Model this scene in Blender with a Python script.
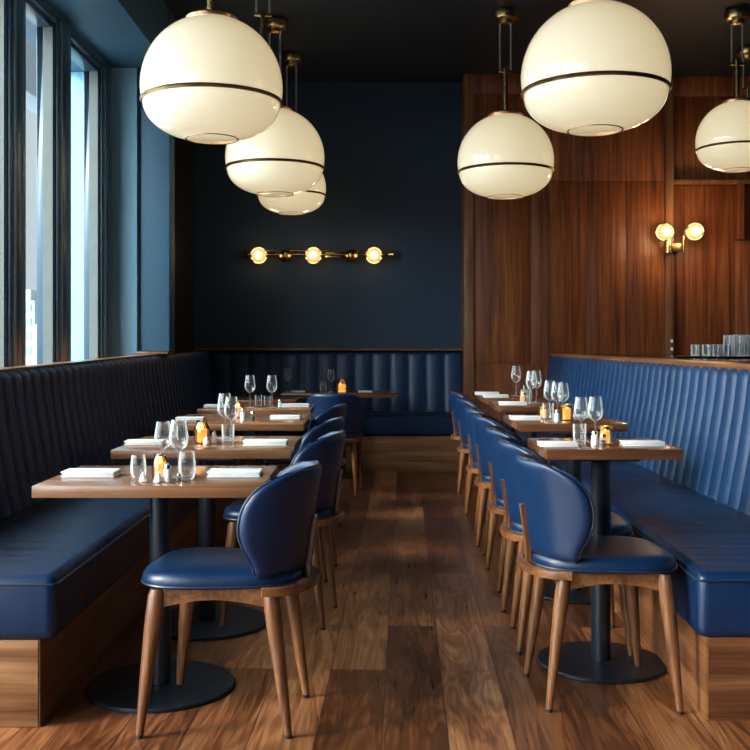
import bpy, bmesh, math, random
from mathutils import Vector, Matrix
random.seed(7)
PI = math.pi
for o in list(bpy.data.objects): bpy.data.objects.remove(o)
scn = bpy.context.scene
C = scn.collection
# ------------------------------------------------------------------ camera
CH = 1.19
cam = bpy.data.objects.new('camera', bpy.data.cameras.new('camera')); C.objects.link(cam)
cam.location = (0, 0, CH); cam.rotation_euler = (PI/2, 0, 0)
cam.data.sensor_width = 36; cam.data.lens = 48.0
cam.data.shift_y = -31/750
cam.data.clip_end = 500
scn.camera = cam
# ------------------------------------------------------------------ view
scn.view_settings.view_transform = 'Standard'
scn.view_settings.look = 'None'
scn.view_settings.gamma = 1
scn.view_settings.use_curve_mapping = False
scn.view_settings.exposure = 0.10
# ------------------------------------------------------------------ world : pale overcast sky, brightest high on the sun's side
w = bpy.data.worlds.new('sky'); scn.world = w; w.use_nodes = True
nt = w.node_tree; nt.nodes.clear()
out = nt.nodes.new('ShaderNodeOutputWorld'); bg = nt.nodes.new('ShaderNodeBackground')
tc = nt.nodes.new('ShaderNodeTexCoord')
dot = nt.nodes.new('ShaderNodeVectorMath'); dot.operation = 'DOT_PRODUCT'
dot.inputs[1].default_value = Vector((-0.88, -0.32, 0.40)).normalized()
nt.links.new(tc.outputs['Generated'], dot.inputs[0])
mr = nt.nodes.new('ShaderNodeMapRange'); mr.inputs['From Min'].default_value = 0.15; mr.inputs['From Max'].default_value = 1.0
mr.inputs['To Min'].default_value = 0.72; mr.inputs['To Max'].default_value = 14.0
nt.links.new(dot.outputs['Value'], mr.inputs['Value'])
nt.links.new(mr.outputs['Result'], bg.inputs['Strength'])
bg.inputs['Color'].default_value = (0.84, 0.94, 1.0, 1)
nt.links.new(bg.outputs[0], out.inputs[0])
# soft sun behind the haze, low on the left
sd = bpy.data.lights.new('sun', 'SUN'); sd.energy = 6.0; sd.angle = math.radians(16); sd.color = (1.0, 0.86, 0.68)
sun = bpy.data.objects.new('sun', sd); C.objects.link(sun)
sun.rotation_euler = Vector((0.80, 0.30, -0.46)).to_track_quat('-Z', 'Y').to_euler()

# ================================================================== materials
def new_mat(name):
    m = bpy.data.materials.new(name); m.use_nodes = True
    return m, m.node_tree, m.node_tree.nodes['Principled BSDF']
def N(nt, t, **kw):
    n = nt.nodes.new(t)
    for k, v in kw.items():
        if k in n.inputs: n.inputs[k].default_value = v
        else: setattr(n, k, v)
    return n
def ramp(nt, fac, stops):
    r = nt.nodes.new('ShaderNodeValToRGB'); nt.links.new(fac, r.inputs['Fac'])
    e = r.color_ramp.elements
    e[0].position, e[0].color = stops[0][0], (*stops[0][1], 1)
    e[1].position, e[1].color = stops[-1][0], (*stops[-1][1], 1)
    for p, c in stops[1:-1]:
        x = e.new(p); x.color = (*c, 1)
    return r
def plain(name, col, rough=0.5, metal=0.0, coat=0.0, noise=0.0, nscale=20, bump=0.0, spec=0.5):
    m, nt, b = new_mat(name)
    b.inputs['Base Color'].default_value = (*col, 1); b.inputs['Roughness'].default_value = rough
    b.inputs['Metallic'].default_value = metal; b.inputs['Coat Weight'].default_value = coat
    b.inputs['Specular IOR Level'].default_value = spec
    if noise or bump:
        tc = N(nt, 'ShaderNodeTexCoord'); ns = N(nt, 'ShaderNodeTexNoise', Scale=nscale, Detail=5.0)
        nt.links.new(tc.outputs['Object'], ns.inputs['Vector'])
        if noise:
            r = ramp(nt, ns.outputs['Fac'], [(0.3, tuple(c*(1-noise) for c in col)), (0.7, tuple(min(1, c*(1+noise)) for c in col))])
            nt.links.new(r.outputs['Color'], b.inputs['Base Color'])
        if bump:
            bp = N(nt, 'ShaderNodeBump', Strength=bump, Distance=0.004)
            nt.links.new(ns.outputs['Fac'], bp.inputs['Height']); nt.links.new(bp.outputs[0], b.inputs['Normal'])
    return m
def leather(name, col, rough=0.38, wr=(3, 3, 3), wrs=0.25):
    m, nt, b = new_mat(name)
    tc = N(nt, 'ShaderNodeTexCoord')
    n1 = N(nt, 'ShaderNodeTexNoise', Scale=5.0, Detail=4.0); nt.links.new(tc.outputs['Object'], n1.inputs['Vector'])
    r = ramp(nt, n1.outputs['Fac'], [(0.3, tuple(c*0.82 for c in col)), (0.7, tuple(c*1.15 for c in col))])
    nt.links.new(r.outputs['Color'], b.inputs['Base Color'])
    rr = N(nt, 'ShaderNodeMapRange'); rr.inputs['To Min'].default_value = rough-0.06; rr.inputs['To Max'].default_value = rough+0.08
    nt.links.new(n1.outputs['Fac'], rr.inputs['Value']); nt.links.new(rr.outputs[0], b.inputs['Roughness'])
    n2 = N(nt, 'ShaderNodeTexNoise', Scale=260.0, Detail=2.0); nt.links.new(tc.outputs['Object'], n2.inputs['Vector'])
    mp = N(nt, 'ShaderNodeMapping'); mp.inputs['Scale'].default_value = wr; nt.links.new(tc.outputs['Object'], mp.inputs['Vector'])
    n3 = N(nt, 'ShaderNodeTexNoise', Scale=1.0, Detail=3.0, Distortion=0.6); nt.links.new(mp.outputs[0], n3.inputs['Vector'])
    b1 = N(nt, 'ShaderNodeBump', Strength=0.12, Distance=0.001); nt.links.new(n2.outputs['Fac'], b1.inputs['Height'])
    b2 = N(nt, 'ShaderNodeBump', Strength=wrs, Distance=0.02); nt.links.new(n3.outputs['Fac'], b2.inputs['Height'])
    nt.links.new(b1.outputs[0], b2.inputs['Normal']); nt.links.new(b2.outputs[0], b.inputs['Normal'])
    return m
def wood(name, dark, mid, light, axis='Z', scale=1.0, rough=0.4, coat=0.0, contrast=1.0, fine=1.0):
    """long-grained wood; axis = grain direction in object space"""
    m, nt, b = new_mat(name)
    tc = N(nt, 'ShaderNodeTexCoord')
    mp = N(nt, 'ShaderNodeMapping')
    s = [9*scale]*3; s['XYZ'.index(axis)] = 0.55*scale
    mp.inputs['Scale'].default_value = s; nt.links.new(tc.outputs['Object'], mp.inputs['Vector'])
    n1 = N(nt, 'ShaderNodeTexNoise', Scale=1.0, Detail=6.0, Roughness=0.6, Distortion=1.2); nt.links.new(mp.outputs[0], n1.inputs['Vector'])
    mp2 = N(nt, 'ShaderNodeMapping'); s2 = [60*scale*fine]*3; s2['XYZ'.index(axis)] = 1.6*scale
    mp2.inputs['Scale'].default_value = s2; nt.links.new(tc.outputs['Object'], mp2.inputs['Vector'])
    n2 = N(nt, 'ShaderNodeTexNoise', Scale=1.0, Detail=4.0, Roughness=0.6); nt.links.new(mp2.outputs[0], n2.inputs['Vector'])
    mx = N(nt, 'ShaderNodeMix', data_type='FLOAT'); mx.inputs[0].default_value = 0.42
    nt.links.new(n1.outputs['Fac'], mx.inputs[2]); nt.links.new(n2.outputs['Fac'], mx.inputs[3])
    h = 0.15/contrast
    r = ramp(nt, mx.outputs[0], [(0.5-h, dark), (0.5, mid), (0.5+h, light)])
    nt.links.new(r.outputs['Color'], b.inputs['Base Color'])
    b.inputs['Roughness'].default_value = rough; b.inputs['Coat Weight'].default_value = coat; b.inputs['Coat Roughness'].default_value = 0.15
    bp = N(nt, 'ShaderNodeBump', Strength=0.12, Distance=0.002); nt.links.new(n2.outputs['Fac'], bp.inputs['Height']); nt.links.new(bp.outputs[0], b.inputs['Normal'])
    return m
def floor_mat():
    m, nt, b = new_mat('floor planks')
    tc = N(nt, 'ShaderNodeTexCoord')
    mp = N(nt, 'ShaderNodeMapping'); mp.inputs['Rotation'].default_value = (0, 0, PI/2 + 0.03); mp.inputs['Location'].default_value = (0.55, 0.07, 0)
    nt.links.new(tc.outputs['Object'], mp.inputs['Vector'])
    br = N(nt, 'ShaderNodeTexBrick', offset=0.37, offset_frequency=2, squash=1.0)
    br.inputs['Scale'].default_value = 1.0; br.inputs['Brick Width'].default_value = 1.55; br.inputs['Row Height'].default_value = 0.2
    br.inputs['Mortar Size'].default_value = 0.0018; br.inputs['Mortar Smooth'].default_value = 0.2; br.inputs['Bias'].default_value = 0.0
    br.inputs['Color1'].default_value = (0, 0, 0, 1); br.inputs['Color2'].default_value = (1, 1, 1, 1); br.inputs['Mortar'].default_value = (0.5, 0.5, 0.5, 1)
    nt.links.new(mp.outputs[0], br.inputs['Vector'])
    # per-plank offset of the grain
    sep = N(nt, 'ShaderNodeVectorMath', operation='SCALE'); sep.inputs['Scale'].default_value = 17.0
    nt.links.new(br.outputs['Color'], sep.inputs[0])
    add = N(nt, 'ShaderNodeVectorMath', operation='ADD'); nt.links.new(mp.outputs[0], add.inputs[0]); nt.links.new(sep.outputs[0], add.inputs[1])
    g1 = N(nt, 'ShaderNodeMapping'); g1.inputs['Scale'].default_value = (0.9, 8.0, 1); nt.links.new(add.outputs[0], g1.inputs['Vector'])
    n1 = N(nt, 'ShaderNodeTexNoise', Scale=1.0, Detail=3.0, Distortion=0.8); nt.links.new(g1.outputs[0], n1.inputs['Vector'])
    # cathedral grain: sine of distorted noise
    ml = N(nt, 'ShaderNodeMath', operation='MULTIPLY'); ml.inputs[1].default_value = 60.0; nt.links.new(n1.outputs['Fac'], ml.inputs[0])
    sn = N(nt, 'ShaderNodeMath', operation='SINE'); nt.links.new(ml.outputs[0], sn.inputs[0])
    g2 = N(nt, 'ShaderNodeMapping'); g2.inputs['Scale'].default_value = (3.0, 90.0, 1); nt.links.new(add.outputs[0], g2.inputs['Vector'])
    n2 = N(nt, 'ShaderNodeTexNoise', Scale=1.0, Detail=4.0); nt.links.new(g2.outputs[0], n2.inputs['Vector'])
    n4 = N(nt, 'ShaderNodeTexNoise', Scale=1.3, Detail=3.0); nt.links.new(mp.outputs[0], n4.inputs['Vector'])
    def mad(a, k, c):
        x = N(nt, 'ShaderNodeMath', operation='MULTIPLY_ADD'); nt.links.new(a, x.inputs[0]); x.inputs[1].default_value = k
        if isinstance(c, float): x.inputs[2].default_value = c
        else: nt.links.new(c, x.inputs[2])
        return x.outputs[0]
    v = mad(br.outputs['Color'], 0.24, -0.08)
    v = mad(sn.outputs[0], 0.06, v)
    v = mad(n1.outputs['Fac'], 0.50, v)
    v = mad(n2.outputs['Fac'], 0.46, v)
    v = mad(n4.outputs['Fac'], 0.10, v)
    r = ramp(nt, v, [(0.28, (0.020, 0.006, 0.003)), (0.50, (0.100, 0.032, 0.011)), (0.68, (0.245, 0.092, 0.034)), (0.88, (0.45, 0.23, 0.10))])
    mx = N(nt, 'ShaderNodeMix', data_type='RGBA'); nt.links.new(br.outputs['Fac'], mx.inputs[0]); nt.links.new(r.outputs['Color'], mx.inputs[6]); mx.inputs[7].default_value = (0.02, 0.010, 0.006, 1)
    nt.links.new(mx.outputs[2], b.inputs['Base Color'])
    rr = N(nt, 'ShaderNodeMapRange'); rr.inputs['To Min'].default_value = 0.20; rr.inputs['To Max'].default_value = 0.46; nt.links.new(n2.outputs['Fac'], rr.inputs['Value'])
    nt.links.new(rr.outputs[0], b.inputs['Roughness'])
    hh = mad(br.outputs['Fac'], -1.5, n2.outputs['Fac'])
    bp = N(nt, 'ShaderNodeBump', Strength=0.25, Distance=0.002); nt.links.new(hh, bp.inputs['Height']); nt.links.new(bp.outputs[0], b.inputs['Normal'])
    return m
def thin_glass(name, tint=(1, 1, 1), blend=0.30, rough=0.02, base=0.03, gain=0.85, glint_white=0.0):
    m = bpy.data.materials.new(name); m.use_nodes = True; nt = m.node_tree; nt.nodes.clear()
    o = N(nt, 'ShaderNodeOutputMaterial'); t = N(nt, 'ShaderNodeBsdfTransparent'); t.inputs[0].default_value = (*tint, 1)
    g = N(nt, 'ShaderNodeBsdfGlossy'); g.inputs['Roughness'].default_value = rough
    lw = N(nt, 'ShaderNodeLayerWeight'); lw.inputs['Blend'].default_value = blend
    k = N(nt, 'ShaderNodeMath', operation='MULTIPLY_ADD'); k.inputs[1].default_value = gain; k.inputs[2].default_value = base; nt.links.new(lw.outputs['Fresnel'], k.inputs[0])
    df = N(nt, 'ShaderNodeBsdfDiffuse'); df.inputs[0].default_value = (0.85, 0.88, 0.90, 1)
    gm = N(nt, 'ShaderNodeMixShader'); gm.inputs[0].default_value = glint_white; nt.links.new(g.outputs[0], gm.inputs[1]); nt.links.new(df.outputs[0], gm.inputs[2])  # white diffuse share stands in for bright highlights on the glass
    mx = N(nt, 'ShaderNodeMixShader'); nt.links.new(k.outputs[0], mx.inputs[0]); nt.links.new(t.outputs[0], mx.inputs[1]); nt.links.new(gm.outputs[0], mx.inputs[2])
    nt.links.new(mx.outputs[0], o.inputs[0])
    return m
def glow(name, col, ecol, strength, rough=0.12, coat=0.6):
    m, nt, b = new_mat(name)
    b.inputs['Base Color'].default_value = (*col, 1); b.inputs['Roughness'].default_value = rough
    b.inputs['Coat Weight'].default_value = coat; b.inputs['Coat Roughness'].default_value = 0.03
    b.inputs['Emission Color'].default_value = (*ecol, 1); b.inputs['Emission Strength'].default_value = strength
    return m

M = {}
NAVY = (0.0016, 0.0165, 0.058)
M['leather'] = leather('navy leather', NAVY, 0.36, (4, 4, 4), 0.10)
M['leather_seat'] = leather('navy leather of bench seats', NAVY, 0.34, (2.2, 16, 2), 0.22)
M['leather_back'] = leather('navy leather of bench backs', (0.0030, 0.029, 0.092), 0.40, (6, 6, 2), 0.14)
M['piping'] = plain('navy piping', (0.010, 0.022, 0.055), 0.35)
M['walnut_chair'] = wood('walnut chair wood', (0.050, 0.017, 0.006), (0.155, 0.058, 0.020), (0.27, 0.115, 0.042), 'Z', 1.6, 0.36, 0.2)
M['walnut_rail'] = wood('walnut chair rail wood', (0.060, 0.020, 0.007), (0.180, 0.068, 0.022), (0.30, 0.13, 0.048), 'Y', 1.6, 0.34, 0.25)
M['table_wood'] = wood('table top wood', (0.078, 0.031, 0.013), (0.180, 0.080, 0.035), (0.31, 0.152, 0.072), 'X', 1.0, 0.27, 0.35)
M['table_wood_dark'] = wood('dark table top wood', (0.045, 0.016, 0.008), (0.110, 0.040, 0.018), (0.20, 0.084, 0.038), 'X', 1.0, 0.24, 0.4)
M['plinth_y'] = wood('bench plinth wood', (0.080, 0.026, 0.009), (0.200, 0.080, 0.030), (0.36, 0.17, 0.075), 'Y', 0.8, 0.36, 0.1)
M['plinth_x'] = wood('bench plinth end wood', (0.10, 0.036, 0.013), (0.25, 0.115, 0.046), (0.42, 0.225, 0.105), 'X', 0.8, 0.38, 0.1)
M['wall_wood'] = wood('walnut wall veneer', (0.058, 0.013, 0.003), (0.185, 0.047, 0.011), (0.35, 0.113, 0.030), 'Z', 0.8, 0.45, 0.0, 1.05)
M['trim_wood'] = wood('walnut trim', (0.10, 0.038, 0.014), (0.20, 0.085, 0.034), (0.30, 0.14, 0.062), 'Z', 1.2, 0.35, 0.1)
M['rail_wood'] = wood('walnut rail', (0.10, 0.038, 0.014), (0.21, 0.088, 0.036), (0.32, 0.15, 0.066), 'Y', 1.2, 0.32, 0.2)
M['floor'] = floor_mat()
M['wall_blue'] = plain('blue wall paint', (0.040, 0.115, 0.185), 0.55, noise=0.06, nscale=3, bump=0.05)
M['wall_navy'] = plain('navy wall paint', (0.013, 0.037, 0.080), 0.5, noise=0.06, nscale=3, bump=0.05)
M['wall_dark'] = plain('dark lacquered wall', (0.012, 0.010, 0.010), 0.28)
M['ceiling'] = plain('dark ceiling paint', (0.010, 0.017, 0.027), 0.5, noise=0.05, nscale=2)
M['window_lit_blue'] = plain('blue paint lightened as window lit', (0.22, 0.46, 0.60), 0.5)  # wall strip beside the windows: window light put into a lighter colour
M['frame_blue'] = plain('dark blue window frame', (0.030, 0.066, 0.105), 0.3)
M['frame_light'] = plain('pale window bead', (0.16, 0.25, 0.30), 0.3)
M['jamb'] = plain('grey green jamb', (0.085, 0.105, 0.10), 0.5, noise=0.08, nscale=8)
M['black_metal'] = plain('blackened steel', (0.010, 0.014, 0.022), 0.38, 0.3, noise=0.1, nscale=30)
M['counter'] = plain('black counter top', (0.012, 0.012, 0.014), 0.12)
M['brass'] = plain('brass', (0.62, 0.42, 0.18), 0.24, 1.0)
M['brass_dark'] = plain('aged brass ring', (0.42, 0.27, 0.12), 0.28, 1.0)
M['copper'] = plain('copper cap', (0.62, 0.33, 0.18), 0.3, 1.0)
M['chrome'] = plain('polished steel', (0.72, 0.74, 0.76), 0.12, 1.0)
M['cable'] = plain('pale cable', (0.45, 0.47, 0.47), 0.3, 0.6)
M['linen'] = plain('white linen', (0.60, 0.62, 0.645), 0.85, noise=0.03, nscale=200, bump=0.1)
M['ceramic'] = plain('white ceramic', (0.75, 0.76, 0.76), 0.2)
M['salt'] = plain('ground pepper', (0.05, 0.05, 0.06), 0.6)
M['wax'] = glow('candle wax', (0.9, 0.75, 0.5), (1.0, 0.66, 0.30), 1.0, 0.5, 0)
M['flame'] = glow('candle flame', (1, 0.8, 0.4), (1.0, 0.66, 0.25), 14, 0.5, 0)
M['glass'] = thin_glass('clear glassware', (0.985, 0.99, 0.99), 0.25, 0.06, 0.03, 0.75, 0.35)
M['amber'] = thin_glass('amber glass', (1.0, 0.80, 0.48), 0.35, 0.06, 0.10)
M['pane'] = thin_glass('window glass', (0.95, 0.98, 0.98), 0.12, 0.0, 0.0, 0.10)
M['opal'] = glow('opal glass lit from within', (0.66, 0.64, 0.57), (1.0, 0.80, 0.45), 0.58, 0.10, 0.6)
M['bulb'] = glow('lit glass globe', (0.9, 0.75, 0.5), (1.0, 0.62, 0.27), 0.9, 0.1, 0.4)
M['bulb_core'] = glow('lit filament', (1, 0.9, 0.7), (1.0, 0.80, 0.50), 5, 0.3, 0)
M['bulb_shell'] = thin_glass('ribbed sconce glass', (1.0, 0.90, 0.70), 0.35, 0.05, 0.08)
M['rubber'] = plain('dark foot glide', (0.01, 0.012, 0.018), 0.5)
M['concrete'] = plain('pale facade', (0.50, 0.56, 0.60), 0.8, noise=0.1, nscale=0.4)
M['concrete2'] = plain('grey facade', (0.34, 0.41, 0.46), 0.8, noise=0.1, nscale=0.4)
M['city_glass'] = plain('facade windows', (0.20, 0.27, 0.33), 0.3)
M['paving'] = plain('outdoor paving', (0.35, 0.38, 0.40), 0.8, noise=0.1, nscale=1)

# ================================================================== mesh helpers
class MB:
    def __init__(s): s.bm = bmesh.new()
    def box(s, x0, x1, y0, y1, z0, z1, bevel=0.0, seg=2, mat=None):
        v = [s.bm.verts.new(p) for p in ((x0,y0,z0),(x1,y0,z0),(x1,y1,z0),(x0,y1,z0),(x0,y0,z1),(x1,y0,z1),(x1,y1,z1),(x0,y1,z1))]
        if mat is not None:
            for q in v: q.co = mat @ q.co
        fs = [s.bm.faces.new([v[i] for i in f]) for f in ((3,2,1,0),(4,5,6,7),(0,1,5,4),(1,2,6,5),(2,3,7,6),(3,0,4,7))]
        if bevel:
            es = list({e for f in fs for e in f.edges})
            bmesh.ops.bevel(s.bm, geom=es, offset=bevel, segments=seg, profile=0.5, affect='EDGES')
        return s
    def prism(s, corners, z0, z1):
        """corners: plan points (x, y[, ztop])"""
        lo = [s.bm.verts.new((c[0], c[1], z0)) for c in corners]
        hi = [s.bm.verts.new((c[0], c[1], c[2] if len(c) > 2 else z1)) for c in corners]
        n = len(corners); s.bm.faces.new(lo[::-1]); s.bm.faces.new(hi)
        for i in range(n): s.bm.faces.new((lo[i], lo[(i+1) % n], hi[(i+1) % n], hi[i]))
        return s
    def rings(s, rings, cap=True, closed=True):
        R = [[s.bm.verts.new(p) for p in r] for r in rings]
        n = len(R[0])
        for a, b in zip(R, R[1:]):
            for i in range(n if closed else n-1):
                j = (i+1) % n; s.bm.faces.new((a[i], a[j], b[j], b[i]))
        if cap and closed: s.bm.faces.new(R[0][::-1]); s.bm.faces.new(R[-1])
        return s
    def tube(s, p0, p1, r0, r1=None, n=16):
        r1 = r0 if r1 is None else r1
        p0, p1 = Vector(p0), Vector(p1); q = (p1-p0).to_track_quat('Z', 'Y')
        return s.rings([[p + q @ Vector((r*math.cos(2*PI*i/n), r*math.sin(2*PI*i/n), 0)) for i in range(n)] for p, r in ((p0, r0), (p1, r1))])
    def path(s, pts, r, n=8, closed=False):
        pts = [Vector(p) for p in pts]; rs = []
        L = len(pts)
        for i, p in enumerate(pts):
            d = (pts[(i+1) % L] - pts[i-1]) if closed else (pts[min(i+1, L-1)] - pts[max(i-1, 0)])
            d.normalize(); up = Vector((0, 0, 1)) if abs(d.z) < 0.95 else Vector((1, 0, 0))
            a = d.cross(up).normalized(); b = a.cross(d)
            rs.append([p + r*(math.cos(2*PI*k/n)*a + math.sin(2*PI*k/n)*b) for k in range(n)])
        if closed:
            R = [[s.bm.verts.new(p) for p in r_] for r_ in rs]
            for i in range(L):
                a, b = R[i], R[(i+1) % L]
                # match nearest start vertex to avoid a twist
                k0 = min(range(n), key=lambda k: (b[k].co-a[0].co).length)
                for k in range(n): s.bm.faces.new((a[k], a[(k+1) % n], b[(k+1+k0) % n], b[(k+k0) % n]))
            return s
        return s.rings(rs)
    def lathe(s, prof, c=(0, 0, 0), n=24, sx=1, sy=1, annulus=False):
        rs = []
        if annulus: prof = list(prof)+[prof[0]]
        for r, z in prof:
            r = max(r, 0.0004)
            rs.append([(c[0]+sx*r*math.cos(2*PI*i/n), c[1]+sy*r*math.sin(2*PI*i/n), c[2]+z) for i in range(n)])
        return s.rings(rs, cap=not annulus)
    def ball(s, c, r, n=20, m=12, sz=1.0):
        return s.lathe([(r*math.sin(PI*i/m), -r*sz*math.cos(PI*i/m)) for i in range(m+1)], c, n)
    def build(s, name, mat, parent=None, smooth=35):
        bmesh.ops.remove_doubles(s.bm, verts=s.bm.verts[:], dist=1e-6)
        bmesh.ops.recalc_face_normals(s.bm, faces=s.bm.faces[:])
        me = bpy.data.meshes.new(name); s.bm.to_mesh(me); s.bm.free()
        me.materials.append(mat)
        if smooth:
            for p in me.polygons: p.use_smooth = True
            me.set_sharp_from_angle(angle=math.radians(smooth))
        o = bpy.data.objects.new(name, me); C.objects.link(o)
        if parent: o.parent = parent
        return o
def tag(o, label=None, cat=None, group=None, kind=None):
    if label: o['label'] = label
    if cat: o['category'] = cat
    if group: o['group'] = group
    if kind: o['kind'] = kind
    return o
def thing(name, label, cat, loc=(0, 0, 0), rz=0, group=None):
    o = bpy.data.objects.new(name, None); C.objects.link(o); o.empty_display_size = 0.1
    o.location = loc; o.rotation_euler = (0, 0, rz)
    return tag(o, label, cat, group)
def struct(o): o['kind'] = 'structure'; return o
def dup(root, loc, rz=0, label=None, group=None, scale=None):
    r = root.copy(); C.objects.link(r); r.location = loc; r.rotation_euler = (0, 0, rz)
    if scale: r.scale = scale
    if label: r['label'] = label
    if group: r['group'] = group
    for ch in list(root.children):
        c = ch.copy(); C.objects.link(c); c.parent = r
        for g in list(ch.children):
            d = g.copy(); C.objects.link(d); d.parent = c
    return r
def maker(proto_fn):
    """first call places the built thing itself, later calls copy it"""
    st = {}
    def place(loc, rz=0, label=None, group=None, scale=None):
        if 'p' not in st:
            st['p'] = proto_fn(); p = st['p']
            p.location = loc; p.rotation_euler = (0, 0, rz)
            if scale: p.scale = scale
            if label: p['label'] = label
            if group: p['group'] = group
            return p
        s_ = scale or (1, 1, 1)
        return dup(st['p'], loc, rz, label, group, s_)
    return place

# ================================================================== the setting
CEIL = 3.787
XW = -2.05          # inner face of window wall
XR = 4.9            # right wall
YB = 9.95           # back wall
YWD = 9.65          # panelled wall
YF = -3.0           # wall behind the camera
struct(MB().box(-2.4, XR+.15, YF-.15, YB+.15, -0.12, 0).build('floor', M['floor']))
struct(MB().box(-2.4, XR+.15, YF-.15, YB+.15, CEIL, CEIL+0.15).build('ceiling', M['ceiling']))
# left wall: low part, high part, rear stretch
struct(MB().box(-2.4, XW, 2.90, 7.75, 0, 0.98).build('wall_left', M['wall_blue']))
struct(MB().box(-2.4, XW, YF-.15, 2.90, 0, 0.12).build('wall_left', M['wall_blue']))  # unseen stretch, sill kept low to let more daylight onto the bench end
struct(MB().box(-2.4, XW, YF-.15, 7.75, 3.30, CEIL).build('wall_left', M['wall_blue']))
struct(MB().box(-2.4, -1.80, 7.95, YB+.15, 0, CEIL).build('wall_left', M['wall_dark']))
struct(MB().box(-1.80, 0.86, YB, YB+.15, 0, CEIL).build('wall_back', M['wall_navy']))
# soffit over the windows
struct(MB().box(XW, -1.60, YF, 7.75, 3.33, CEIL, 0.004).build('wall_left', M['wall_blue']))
# pier at the end of the windows
struct(MB().box(-2.4, -1.846, 7.75, 7.95, 0, CEIL).build('wall_left', M['window_lit_blue']))
mb = MB(); mb.box(-1.808, -1.592, 7.74, 7.95, 1.135, CEIL, 0.004); mb.box(-1.85, -1.80, 7.80, 7.95, 0, CEIL)
struct(mb.build('wall_left', M['wall_blue']))
struct(MB().box(-1.845, -1.585, 7.66, 7.95, 1.113, 1.132, 0.003).build('trim_1', M['rail_wood']))
# window ledge
struct(MB().box(XW-.10, -1.76, 2.90, 7.74, 0.975, 0.995, 0.003).build('trim_3', M['rail_wood']))
# windows: posts stepping along the wall
posts = [(7.45, 7.75), (6.41, 6.73), (5.57, 5.86)]
y = 5.57
while y > YF+0.9:
    y0 = y - 0.92; posts.append((y0-0.30, y0)); y = y0-0.30
ends = [p for p in posts] + [(YF-.1, YF)]
for i in range(len(posts)):
    far = posts[i]                      # post at the far side of opening i
    near_end = (posts[i+1][1] if i+1 < len(posts) else YF)
    a, b = far; low = b < 3.2; zs = 0.12 if low else 0.98  # unseen near openings lengthened downwards for extra daylight
    mb = MB()
    mb.box(-2.17, -2.055, a, b, zs, 3.30, 0.004)
    mb.box(-2.056, -2.03, a+0.10, b-0.10, 0.995, 3.30, 0.005)
    mb.box(-2.056, -2.038, a+0.02, a+0.05, 0.995, 3.30, 0.004)
    mb.box(-2.056, -2.038, b-0.05, b-0.02, 0.995, 3.30, 0.004)
    # head and sill members of the opening
    mb.box(-2.17, -2.07, near_end, a, 3.22, 3.30, 0.004); mb.box(-2.12, -2.04, near_end, a, 3.25, 3.285, 0.004)
    mb.box(-2.17, -2.07, near_end, a, zs+0.005, zs+0.05, 0.004)
    wob = struct(mb.build('window_%d' % (i+1), M['frame_blue']))
    bd = MB(); bd.box(-2.052, -2.026, a+0.062, a+0.085, 0.995, 3.28, 0.003); bd.box(-2.052, -2.030, b-0.085, b-0.065, 0.995, 3.28, 0.003)
    o = bd.build('window_bead', M['frame_light'], wob); o['label'] = 'pale bead strip'
    o = MB().box(-2.125, -2.062, a-0.014, a+0.001, zs+0.05, 3.22).build('window_jamb', M['jamb'], wob); o['label'] = 'grey green jamb'
    MB().box(-2.160, -2.154, near_end, a-0.014, zs+0.05, 3.22).build('window_pane', M['pane'], wob)
# right wall and wall behind the camera
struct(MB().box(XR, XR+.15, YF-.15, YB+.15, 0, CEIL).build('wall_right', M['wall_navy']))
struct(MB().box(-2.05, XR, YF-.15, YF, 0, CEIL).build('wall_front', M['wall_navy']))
# walnut panelled wall at the back right
struct(MB().box(0.86, 2.82, YWD, YB+.15, 0, CEIL).build('wall_back', M['wall_wood']))
struct(MB().box(2.82, XR, YWD+.10, YB+.15, 0, CEIL).build('wall_back', M['wall_wood']))
def px(x, Y): return (x-375)*Y/1000
mb = MB(); mb.box(0.86, 0.955, YWD-.03, YWD, 0, CEIL, 0.004); struct(mb.build('trim_4', M['trim_wood']))
mb = MB(); mb.box(0.90, 2.90, YWD-.022, YWD+.001, 3.60, CEIL, 0.004); struct(mb.build('trim_5', M['wall_wood']))
mb = MB(); mb.box(2.795, 2.875, YWD-.035, YWD+.10, 0, CEIL, 0.004); struct(mb.build('trim_6', M['trim_wood']))
mb = MB(); mb.box(2.875, XR, YWD+.055, YWD+.10, 3.60, CEIL, 0.004); struct(mb.build('trim_7', M['wall_wood']))
mb = MB(); mb.box(2.875, XR, YWD-.02, YWD+.10, 2.735, 2.775, 0.004); struct(mb.build('trim_8', M['trim_wood']))
# veneer panels with shadow gaps
def panel(x0, x1, z0, z1, Y): struct(MB().box(x0, x1, Y-.012, Y+.001, z0, z1, 0.003).build('wall_back', M['wall_wood']))
for x0, x1 in ((0.965, 1.50), (1.504, 2.04), (2.044, 2.42), (2.424, 2.79)):
    panel(x0, x1, 1.0, 2.755, YWD)
for x0, x1 in ((0.965, 1.88), (1.884, 2.79)):
    panel(x0, x1, 2.763, 3.595, YWD)
for x0, x1 in ((2.88, 3.50), (3.504, 4.2), (4.204, 4.88)):
    panel(x0, x1, 1.0, 2.73, YWD+.10); panel(x0, x1, 2.78, 3.595, YWD+.10)
mb = MB(); mb.box(3.50, 3.56, YWD-.02, YWD+.09, 2.20, 2.735, 0.004); struct(mb.build('trim_9', M['wall_wood']))

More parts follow.
